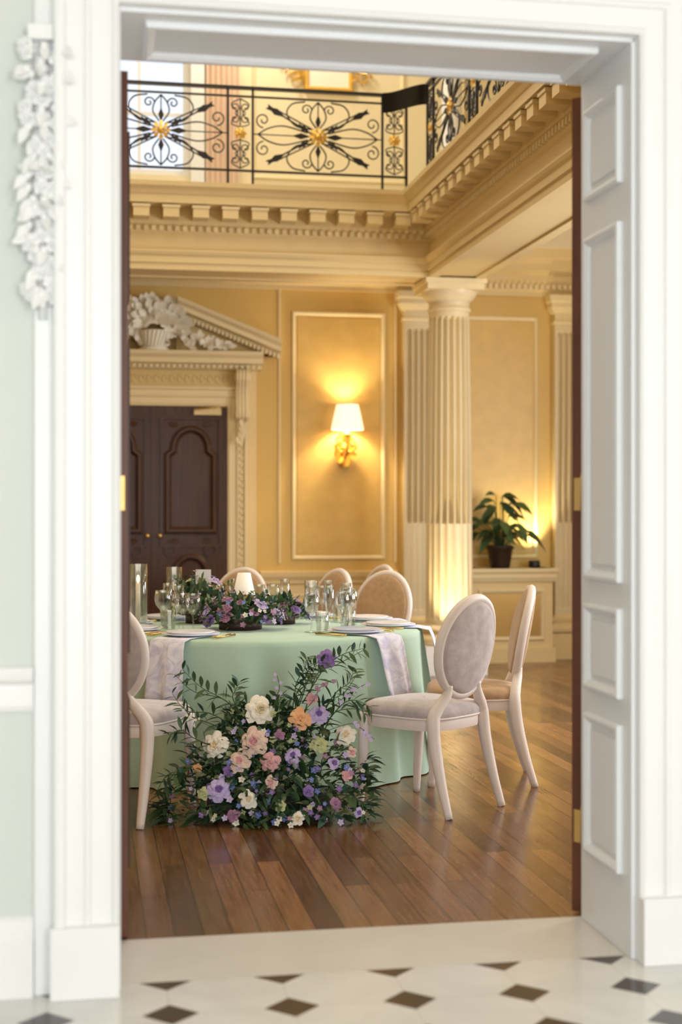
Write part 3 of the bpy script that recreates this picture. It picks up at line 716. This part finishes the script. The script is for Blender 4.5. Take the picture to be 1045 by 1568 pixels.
# ------------------------------------------------------------------ radiator cover + plant
mb=MB()
RX0,RX1,RY=3.38,4.16,12.38
mb.box(RX0,RX1,RY,HYB-0.06,0,0.78,'cream')
mb.box(RX0-0.02,RX1+0.02,RY-0.03,HYB-0.06,0,0.13,'cream')
mb.sweep([(RX0,HYB-.06),(RX0,RY),(RX1,RY),(RX1,HYB-.06)],[(0,0.72),(0.015,0.73),(0.03,0.77),(0.03,0.80),(0.045,0.82),(0.045,0.85),(-0.1,0.85)],XY,'creamlt')
mb.box(RX0,RX1,RY,HYB-0.06,0.78,0.85,'creamlt')
mb.sweep(rect(RX0+0.08,RX1-0.08,0.2,0.66),pm,XZ_front(RY),'creamlt',closed=True)
mb.box(RX0+0.12,RX1-0.12,RY-0.004,RY,0.24,0.62,'grille')
for i in range(60):
    x=RX0+0.12+(RX1-RX0-0.24)*i/59; mb.box(x-0.002,x+0.002,RY-0.010,RY-0.003,0.24,0.62,'brass')
for i in range(36):
    z=0.24+0.38*i/35; mb.box(RX0+0.12,RX1-0.12,RY-0.011,RY-0.009,z-0.002,z+0.002,'brass')
mb.build('radiator_cover',fixn=False)
mb=MB(); PX,PY,PZ=3.70,12.50,0.851
mb.lathe([(0,0),(0.085,0),(0.09,0.01),(0.115,0.17),(0.128,0.175),(0.13,0.205),(0.118,0.207),(0.112,0.18),(0,0.18)],(PX,PY,PZ),'pot',28)
mb.lathe([(0,0.182),(0.112,0.182)],(PX,PY,PZ),'soil',20)
random.seed(11)
for i in range(42):
    a=random.uniform(0,2*pi); rr=random.uniform(0.05,0.28); hh=random.uniform(0.08,0.50)*(1.1-rr)
    if math.sin(a)>0.2: rr*=0.3
    b0=(PX+0.03*math.cos(a),PY+0.03*math.sin(a),PZ+0.18); tip=(PX+rr*math.cos(a),PY+rr*math.sin(a)*0.8,PZ+0.18+hh)
    sp=spline([b0,((b0[0]*.6+tip[0]*.4),(b0[1]*.6+tip[1]*.4),PZ+0.18+hh*.65),tip],5); mb.tube(sp,0.004,'leafB',5)
    L=random.uniform(0.15,0.21)
    d=Vector((math.cos(a),(-.3 if math.sin(a)>0 else math.sin(a)*.8),random.uniform(-.3,.6)))
    leaf(mb,tip,d,L,L*0.48,random.choice(['leafA','leafA','leafB']),random.uniform(.3,1.0),up=(random.uniform(-.4,.4),-.6,1))
mb.build('potted_peace_lily',fixn=False)

def uplight(x,y,z):
    mb=MB(); mb.lathe([(0,0),(0.05,0),(0.055,0.01),(0.05,0.06),(0.045,0.065),(0.04,0.055),(0,0.05)],(x,y,z),'iron',20); mb.build('uplight')
uplight(2.90,11.28,0); uplight(4.04,12.55,0.851)

# ------------------------------------------------------------------ chairs
def chair(x,y,face,fab='velvet'):
    mb=MB()
    def outline(a,sc=1.0):
        c,s_=math.cos(a),math.sin(a); e=0.55
        px=math.copysign(abs(c)**e,c); py=math.copysign(abs(s_)**e,s_)
        w=0.225+0.02*py
        return (px*w*sc,py*0.225*sc)
    ring=[(1.0,0.375),(1.01,0.39),(1.01,0.420),(1.0,0.425)]
    mb.grid(40,4,lambda u,v:(*outline(2*pi*u,ring[round(v*3)][0]*0.985),ring[round(v*3)][1]),'frame',cu=True)
    mb.add([(*outline(2*pi*i/40,0.985),0.375) for i in range(40)],[tuple(range(40))],'frame')
    cs=[(0.985,0.423),(1.02,0.435),(1.03,0.453),(1.0,0.473),(0.93,0.485),(0.7,0.493),(0.4,0.497),(0.02,0.498)]
    mb.grid(40,8,lambda u,v:(*outline(2*pi*u,cs[round(v*7)][0]),cs[round(v*7)][1]),fab,cu=True)
    mb.tube([(*outline(2*pi*i/40,1.015),0.428) for i in range(40)],0.005,'frame',6,closed=True)
    for s_ in (-1,1):
        mb.tube(spline([(s_*0.20,0.19,0.43),(s_*0.205,0.195,0.30),(s_*0.205,0.205,0.12),(s_*0.21,0.215,0.0)],5),lerp_list([0.028,0.026,0.021,0.017],16),'frame',10)
        pts=[(s_*0.20,-0.30,0.0),(s_*0.195,-0.255,0.14),(s_*0.19,-0.215,0.30),(s_*0.185,-0.20,0.42),(s_*0.165,-0.205,0.47),(s_*0.115,-0.222,0.535),(s_*0.105,-0.235,0.58)]
        sp=spline(pts,6); mb.tube(sp,lerp_list([0.018,0.023,0.029,0.031,0.028,0.023,0.012],len(sp)),'frame',10)
    C=Vector((0,-0.258,0.748)); tilt=math.radians(11)
    ax=Vector((1,0,0)); az=Vector((0,-math.sin(tilt),math.cos(tilt))); an=Vector((0,math.cos(tilt),math.sin(tilt)))
    rx,rz=0.192,0.225
    def E(a,r,o): 
        x=rx*r*math.cos(a); z=rz*r*math.sin(a)
        return C+ax*x+az*z+an*(o+0.25*x*x*2)
    def fr(u,v):
        a=2*pi*u;b_=2*pi*v
        return E(a,1.0+0.10*math.cos(b_),0.022*math.sin(b_))
    mb.grid(44,8,fr,'frame',cu=True,cv=True)
    for sgn in (1,-1):
        pr=[(0.97,0.012),(0.95,0.026),(0.87,0.034),(0.55,0.040),(0.25,0.042),(0.01,0.042)]
        mb.grid(40,6,lambda u,v:E(2*pi*u,pr[round(v*5)][0],sgn*pr[round(v*5)][1]*(1 if sgn>0 else .8)),fab,cu=True)
    return mb.build('dining_chair',loc=(x,y,0),rotz=math.radians(face-90),fixn=True)
chair(1.545,6.46,128)
chair(1.93,7.02,168,'velvet_warmlit')
chair(0.19,6.51,61)
chair(1.68,8.64,228,'velvet_warmlit')
chair(1.36,9.10,205,'velvet_warmlit')
chair(1.78,9.72,200,'velvet_warmlit')
chair(0.86,9.25,235,'velvet_warmlit')
chair(-0.05,8.95,308,'velvet_warmlit')
chair(-0.45,8.2,345,'velvet_warmlit')

# ------------------------------------------------------------------ table
TX,TY,TR,TZ=0.915,7.76,0.90,0.735
mb=MB()
zs=[0.735,0.735,0.733,0.722,0.70,0.62,0.5,0.36,0.2,0.08,0.006]
rs=[0.0,0.5,0.885,0.9,0.905,0.912,0.925,0.94,0.955,0.968,0.978]
def cf(u,v):
    i=round(v*10);a=2*pi*u; t=max(0,(0.72-zs[i])/0.72)
    fold=(math.sin(a*17+1.3*math.sin(a*3))+0.5*math.sin(a*29+2))*0.6
    r=rs[i]+t**0.8*0.046*fold
    return (TX+r*math.cos(a),TY+r*math.sin(a),zs[i])
mb.grid(300,11,cf,'cloth',cu=True)
mb.build('round_dining_table',fixn=False)

DOMES=[(0.80,7.55,0.24,0.19),(0.62,8.02,0.16,0.15),(1.08,7.86,0.12,0.11)]
occ=[(x,y,max(a,b_)+0.03) for x,y,a,b_ in DOMES]
def free(x,y,r):
    for (a,b_,c) in occ:
        if math.hypot(x-a,y-b_)<c+r: return False
    occ.append((x,y,r)); return True
def on_table(ang,r): a=math.radians(ang); return TX+r*math.cos(a),TY+r*math.sin(a)
def ngl(name,prof,x,y,k='glass',seg=20):
    if not free(x,y,0.03): return
    mb=MB(); mb.lathe(prof,(x,y,TZ+0.001),k,seg); return mb.build(name)
wine=[(0,0),(0.036,0),(0.036,0.003),(0.006,0.008),(0.004,0.02),(0.004,0.085),(0.012,0.095),(0.034,0.12),(0.041,0.15),(0.036,0.20),(0.034,0.20),(0.039,0.15),(0.032,0.122),(0,0.10)]
flute=[(0,0),(0.032,0),(0.032,0.003),(0.005,0.008),(0.004,0.07),(0.010,0.08),(0.022,0.11),(0.027,0.16),(0.026,0.235),(0.024,0.235),(0.025,0.16),(0.020,0.112),(0,0.09)]
tumb=[(0,0),(0.030,0),(0.036,0.10),(0.034,0.10),(0.028,0.008),(0,0.008)]
def hurricane(x,y,h=0.34,r=0.05,lit=True):
    if not free(x,y,r): return
    mb=MB(); mb.lathe([(0,0),(r,0),(r,h),(r-0.003,h),(r-0.003,0.006),(0,0.006)],(x,y,TZ+0.001),'glass',28)
    mb.lathe([(0,0.008),(0.012,0.008),(0.011,h*.7),(0,h*.7)],(x,y,TZ),'candle',12)
    if lit: mb.sphere((x,y,TZ+h*.7+0.022),0.009,'flame',8,6,(1,1,2.4))
    mb.build('hurricane_candle')
lx,ly=0.86,7.92
occ.append((lx,ly,0.055)); occ.append((0.66,8.27,0.045))
hurricane(0.27,7.84); hurricane(0.40,8.06,0.24,0.045); hurricane(1.30,8.30,0.22,0.04,False)
hurricane(0.50,8.42,0.3,0.045,False)
random.seed(21)
angs=[-124.5,-52,-15,22,58,94,130,166,200]
for an_ in angs:
    x,y=on_table(an_,0.72)
    mb=MB()
    mb.lathe([(0,0),(0.10,0.0),(0.145,0.010),(0.150,0.013),(0.145,0.015),(0.10,0.005),(0,0.005)],(x,y,TZ+0.006),'china' ,36)
    mb.lathe([(0,0),(0.09,0.0),(0.125,0.012),(0.120,0.016),(0.085,0.006),(0,0.006)],(x,y,TZ+0.013),'slate' if an_ in(-52,) else 'china',36)
    mb.build('dinner_plate')
    a=math.radians(an_); d=Vector((math.cos(a),math.sin(a),0)); t=Vector((-d.y,d.x,0)); W=0.098
    pts=[(0.60,0.0035),(0.80,0.0035),(0.885,0.0035),(0.915,-0.008),(0.932,-0.05),(0.950,-0.15),(0.972,-0.25),(0.990,-0.33)]
    mb=MB()
    def nf(u,v):
        r,z=pts[round(v*7)]; off=(u-.5)*2*W*(1 if z>-0.01 else 1+0.05*abs(z)); rr=r
        if z<0: rr=math.sqrt(max(0,(r+0.004)**2-off*off*0.9))+0.018*math.sin(u*11+1)*abs(z)*3+0.028
        p=Vector((TX,TY,TZ))+d*rr+t*(off+(abs(z)*0.06))
        return (p.x,p.y,TZ+z+(0.0 if z>0 else 0.01*math.sin(u*3)))
    mb.grid(24,8,nf,'napkin'); ob=mb.build('napkin',fixn=False)
    sm=ob.modifiers.new('th','SOLIDIFY'); sm.thickness=0.002
    for (da,rr,pr,nm) in ((15,0.52,wine,'wine_glass'),(6,0.49,flute,'champagne_flute'),(-3,0.51,tumb,'water_tumbler'),(-12,0.52,wine,'wine_glass')):
        gx,gy=on_table(an_+da,rr); ngl(nm,pr,gx,gy)
    mb=MB()
    for o in (-0.175,-0.195,0.175,0.20):
        p=Vector((x,y,TZ+0.008))+t*o
        mb.tube([p-d*0.10,p-d*0.03,p+d*0.09],[0.006,0.0025,0.005],'brass',6)
    mb.build('cutlery_set')
mb=MB()
mb.lathe([(0,0),(0.045,0),(0.045,0.01),(0.008,0.016),(0.006,0.17),(0,0.17)],(lx,ly,TZ+0.001),'brass',20)
mb.lathe([(0.062,0.165),(0.036,0.285),(0.0,0.285)],(lx,ly,TZ),'lshade',28); mb.build('small_table_lamp')
mb=MB(); cx,cy=0.66,8.27
mb.T=Matrix.Translation((cx,cy,TZ+0.001))@Matrix.Rotation(-0.25,4,'Z')
mb.box(-0.035,0.035,-0.02,0.02,0,0.02,'mahog2'); mb.box(-0.045,0.045,-0.002,0.002,0.02,0.29,'china'); mb.T=None
mb.build('table_number_card')

# ------------------------------------------------------------------ centrepiece
def dome(name,cx,cy,cz,rx,ry,rz,nros,nsm,nlf,cols,smc,leafL=(0.05,0.09),seed=1,rot=-PSI,sprigs=6):
    random.seed(seed); mb=MB()
    def pt(a,e,k): return Vector((rx*k*math.cos(a)*math.cos(e),ry*k*math.sin(a)*math.cos(e),0.03+rz*k*math.sin(e)))
    for i in range(nlf):
        a=random.uniform(0,2*pi); e=math.asin(random.uniform(0,1)); p=pt(a,e,random.uniform(.45,1.0)); d=Vector((p.x/rx,p.y/ry,p.z/rz+.1+random.uniform(-.4,.5)))+Vector((random.uniform(-.5,.5),random.uniform(-.5,.5),0))
        leaf(mb,p,d,random.uniform(*leafL),random.uniform(.018,.035),random.choice(['leafA','leafB','leafB','leafC','leafD']),.1)
    for i in range(nros):
        a=2*pi*(i*0.618)+random.uniform(-.2,.2); e=math.asin(0.08+0.9*((i+.5)/nros)); p=pt(a,e,random.uniform(.85,1.08)); rose(mb,p,Vector((p.x/rx,p.y/ry,p.z/rz+.2)),random.uniform(.024,.042),random.choice(cols))
    for i in range(nsm):
        a=random.uniform(0,2*pi); e=math.asin(random.uniform(0,1)); p=pt(a,e,random.uniform(.95,1.22)); smallf(mb,p,p,random.uniform(.012,.022),random.choice(smc))
    for i in range(sprigs):
        a=2*pi*i/sprigs+random.uniform(-.3,.3); up=random.uniform(.6,1.5)
        spray(mb,[pt(a,.6,.4),pt(a,.6*up,1.0),pt(a,.65*up,1.25),pt(a,.6*up,1.45)],9,.05,.02,['leafA','leafB','leafC'],.002)
    mb.lathe([(0,0),(rx*.5,0),(rx*.5,0.05),(0,0.05)],(0,0,0),'pot',20)
    mb.v=[(p[0],p[1],max(p[2],0.002)) for p in mb.v]
    return mb.build(name,loc=(cx,cy,cz),rotz=rot,fixn=False)
dome('floral_centrepiece',0.80,7.55,TZ+0.001,0.23,0.18,0.14,24,50,300,['f_mauve','f_purple','f_lilac','f_mauve','f_lilac','f_blush'],['f_lilac','f_blue','f_purple','f_mauve','f_white'],seed=4,sprigs=9)
dome('floral_centrepiece',0.62,8.02,TZ+0.001,0.16,0.15,0.22,10,30,190,['f_mauve','f_blush','f_lilac','f_yel'],['f_yel','f_lilac','f_pink'],seed=5)
dome('floral_centrepiece',1.08,7.86,TZ+0.001,0.12,0.11,0.11,8,26,100,['f_lilac','f_purple','f_mauve'],['f_lilac','f_blue','f_white'],seed=6)

# ------------------------------------------------------------------ floor flower arrangement
random.seed(42); mb=MB()
def ysurf(z,x): return -0.24+0.50*z+0.25*abs(x)**1.5
def zmax(x): return max(0.09,0.47-1.15*max(0,abs(x-0.03)-0.20)-0.1*abs(x))+0.05*math.sin(x*31)+0.03*math.sin(x*57+1)
for i in range(1650):
    x=random.gauss(0.0,0.22); x=max(-.45,min(.44,x)); z=random.uniform(0.01,1)**0.9*zmax(x)
    y=ysurf(z,x)+random.uniform(-0.06,0.14)
    d=Vector((x*1.8+random.uniform(-.9,.9),-0.6+random.uniform(-.5,.5),random.uniform(-.5,1.1)+z))
    leaf(mb,(x,y,z),d,random.uniform(.045,.11),random.uniform(.014,.034),random.choice(['leafA','leafA','leafB','leafB','leafD','leafC']),.25)
big=[(-.04,.47,'f_white',.066),(-.23,.325,'f_white',.060),(.14,.435,'f_peach',.050),(-.06,.345,'f_blush',.062),(-.12,.262,'f_blush',.050),(.012,.262,'f_pink',.044),
(-.21,.150,'f_lilac',.052),(.345,.362,'f_white',.048),(.225,.452,'f_lilac',.043),(.255,.70,'f_purple',.044),(.11,.285,'f_lilac',.038),(-.08,.112,'f_white',.040),(.135,.035,'f_white',.032),
(-.275,.13,'f_yel',.028),(.35,.20,'f_pink',.028),(.02,.18,'f_blush',.030),(-.14,.05,'f_mauve',.030),(.23,.33,'f_yel',.038),(.29,.25,'f_lilac',.030),(.19,.52,'f_pink',.028),(-.31,.23,'f_peach',.022),(.18,.14,'f_purple',.032),(.30,.09,'f_mauve',.028),(.06,.09,'f_yel',.026),(.4,.05,'f_lilac',.022),(.37,.29,'f_blush',.026),(.05,.37,'f_mauve',.026),(-.17,.22,'f_purple',.026)]
hearts={'f_white':'f_cream','f_blush':'f_pink','f_peach':'f_peach','f_lilac':'f_purple','f_pink':'f_pink'}
for (x,z,k,R) in big:
    y=ysurf(min(z,.5),x)-0.065
    rose(mb,(x,y,z),(x*.8+random.uniform(-.35,.35),-1,.25+z*.5+random.uniform(-.2,.3)),R,k,hearts.get(k),full=R>.036)
for i in range(120):
    x=random.gauss(0.05,0.22); x=max(-.42,min(.42,x)); z=random.uniform(0.02,1)*max(.05,zmax(x)); y=ysurf(z,x)-random.uniform(.03,.09)
    smallf(mb,(x,y,z),(x,-1,.4),random.uniform(.010,.019),random.choice(['f_lilac','f_blue','f_blue','f_lilac','f_yel','f_mauve','f_purple','f_purple','f_white']))
K=['leafA','leafB','leafB','leafD']
spr=[[(-.05,0,.4),(-.20,-.05,.52),(-.30,-.08,.58),(-.38,-.10,.66)],[(-.1,0,.35),(-.25,-.08,.46),(-.36,-.12,.48),(-.42,-.15,.56)],
[(.1,0,.4),(.16,-.02,.56),(.17,-.03,.64),(.25,-.05,.69)],[(.15,0,.5),(.25,-.02,.66),(.33,-.03,.72),(.42,-.06,.75)],[(.12,0,.45),(.12,-.05,.58),(.16,-.07,.66),(.17,-.08,.71)],
[(.25,0,.4),(.33,-.05,.5),(.39,-.07,.52),(.46,-.1,.49)],[(.2,0,.4),(.30,-.05,.55),(.36,-.08,.60),(.38,-.1,.66)],[(-.2,-.1,.2),(-.36,-.15,.24),(-.42,-.18,.20),(-.46,-.2,.13)],
[(.2,-.1,.1),(.35,-.18,.12),(.40,-.2,.10),(.43,-.22,.05)],[(-.1,0,.4),(-.16,-.04,.52),(-.15,-.05,.56),(-.13,-.06,.60)],[(-.2,-.1,.3),(-.32,-.14,.36),(-.38,-.15,.40),(-.43,-.16,.38)]]
for s_ in spr: spray(mb,s_,16,.085,.026,K)
for s_ in spr[:8]:
    s2=[(p[0]+random.uniform(-.04,.04),p[1]+.03,p[2]-random.uniform(.0,.06)) for p in s_]; spray(mb,s2,13,.07,.020,K)
wisp(mb,[(.2,0,.4),(.3,-.08,.5),(.36,-.12,.56),(.43,-.14,.60)],'f_lilac'); wisp(mb,[(.2,0,.35),(.36,-.1,.42),(.42,-.14,.40),(.47,-.16,.36)],'f_lilac')
wisp(mb,[(.1,0,.4),(.2,-.08,.52),(.23,-.1,.58),(.29,-.12,.62)],'f_mauve'); wisp(mb,[(-.1,0,.3),(-.28,-.1,.42),(-.34,-.14,.46),(-.38,-.15,.52)],'f_white',6,.008)
wisp(mb,[(0,0,.4),(.03,-.08,.52),(.05,-.1,.58),(.04,-.12,.64)],'f_lilac',6,.010)
mb.box(-.28,.28,-.02,.14,0.0,.10,'pot')
mb.v=[(p[0],p[1],max(p[2],0.001)) for p in mb.v]
mb.build('floor_flower_arrangement',loc=(0.806,6.37,0.0),rotz=-PSI,fixn=False)

# ------------------------------------------------------------------ lights
def area(name,loc,rot,sx,sy,p,col):
    l=bpy.data.lights.new(name,'AREA'); l.shape='RECTANGLE'; l.size=sx; l.size_y=sy; l.energy=p; l.color=col
    o=bpy.data.objects.new(name,l); o.location=loc; o.rotation_euler=rot; bpy.context.collection.objects.link(o); return o
def point(name,loc,p,col,r=0.04):
    l=bpy.data.lights.new(name,'POINT'); l.energy=p; l.color=col; l.shadow_soft_size=r
    o=bpy.data.objects.new(name,l); o.location=loc; bpy.context.collection.objects.link(o)
def spot(name,loc,tgt,p,col,ang,r=0.04,bl=0.6):
    l=bpy.data.lights.new(name,'SPOT'); l.energy=p; l.color=col; l.spot_size=math.radians(ang); l.spot_blend=bl; l.shadow_soft_size=r
    o=bpy.data.objects.new(name,l); o.location=loc; d=Vector(tgt)-Vector(loc); o.rotation_euler=d.to_track_quat('-Z','Y').to_euler(); bpy.context.collection.objects.link(o)
day=(0.93,0.96,1.0)
area('daylight_window_1',(-0.8,-3.15,1.8),(math.radians(90),0,0),1.5,2.3,142,day)
area('daylight_window_2',(2.2,-3.15,1.8),(math.radians(90),0,0),1.5,2.3,142,day)
area('daylight_window_6',(5.1,1.8,1.9),(math.radians(90),0,math.radians(90)),1.5,1.9,30,day)
area('daylight_window_3',(5.12,6.4,2.0),(math.radians(90),0,math.radians(90)),1.5,2.3,105,day)
area('daylight_window_4',(5.12,9.0,2.0),(math.radians(90),0,math.radians(90)),1.5,2.3,90,day)
area('atrium_fill',(0.3,8.2,7.1),(0,0,0),4,5,205,(1.0,0.92,0.76))  # added overhead fill for the hall; the ceiling has no opening here
point('sconce_bulb',(SX,SY-0.17,2.22),30,(1.0,0.80,0.50))
spot('uplight_beam',(2.90,11.28,0.08),(3.02,11.6,1.5),95,(1.0,0.80,0.44),55)
spot('uplight_beam_plant',(4.04,12.55,0.93),(3.98,12.67,1.8),60,(1.0,0.86,0.56),85)
point('gallery_fill',(1.5,12.0,6.3),75,(1.0,0.93,0.80),0.2)  # added fill to brighten the upper wall, without any fixture
def fill_lantern(x,y):  # unseen lamp, added to light the space below the gallery
    mb=MB(); mb.lathe([(0,0.0),(0.09,0.02),(0.11,0.06),(0.09,0.11),(0.05,0.13),(0,0.13)],(x,y,3.64),'shade',24); mb.lathe([(0.12,0.13),(0.12,0.139),(0,0.139)],(x,y,3.64),'brass',24); mb.build('fill_lantern_body')
    point('fill_lantern_light',(x,y,3.58),8,(1,0.80,0.52),0.08)
fill_lantern(4.1,10.0); fill_lantern(4.1,7.0)

w=bpy.data.worlds.new('sky'); bpy.context.scene.world=w; w.use_nodes=True
nt=w.node_tree; bg=nt.nodes['Background']; bg.inputs[0].default_value=(0.84,0.90,1.0,1); bg.inputs[1].default_value=1.2

cam=bpy.data.cameras.new('camera'); co=bpy.data.objects.new('camera',cam); bpy.context.collection.objects.link(co)
co.location=(0,0,H); co.rotation_euler=(math.radians(90),0,-PSI)
cam.sensor_fit='VERTICAL'; cam.sensor_height=36; cam.sensor_width=24; cam.lens=50
cam.dof.use_dof=True; cam.dof.focus_distance=6.9; cam.dof.aperture_fstop=1.6
cam.clip_start=0.05
bpy.context.scene.camera=co
vs=bpy.context.scene.view_settings
vs.view_transform='Standard'; vs.look='None'; vs.exposure=0.0
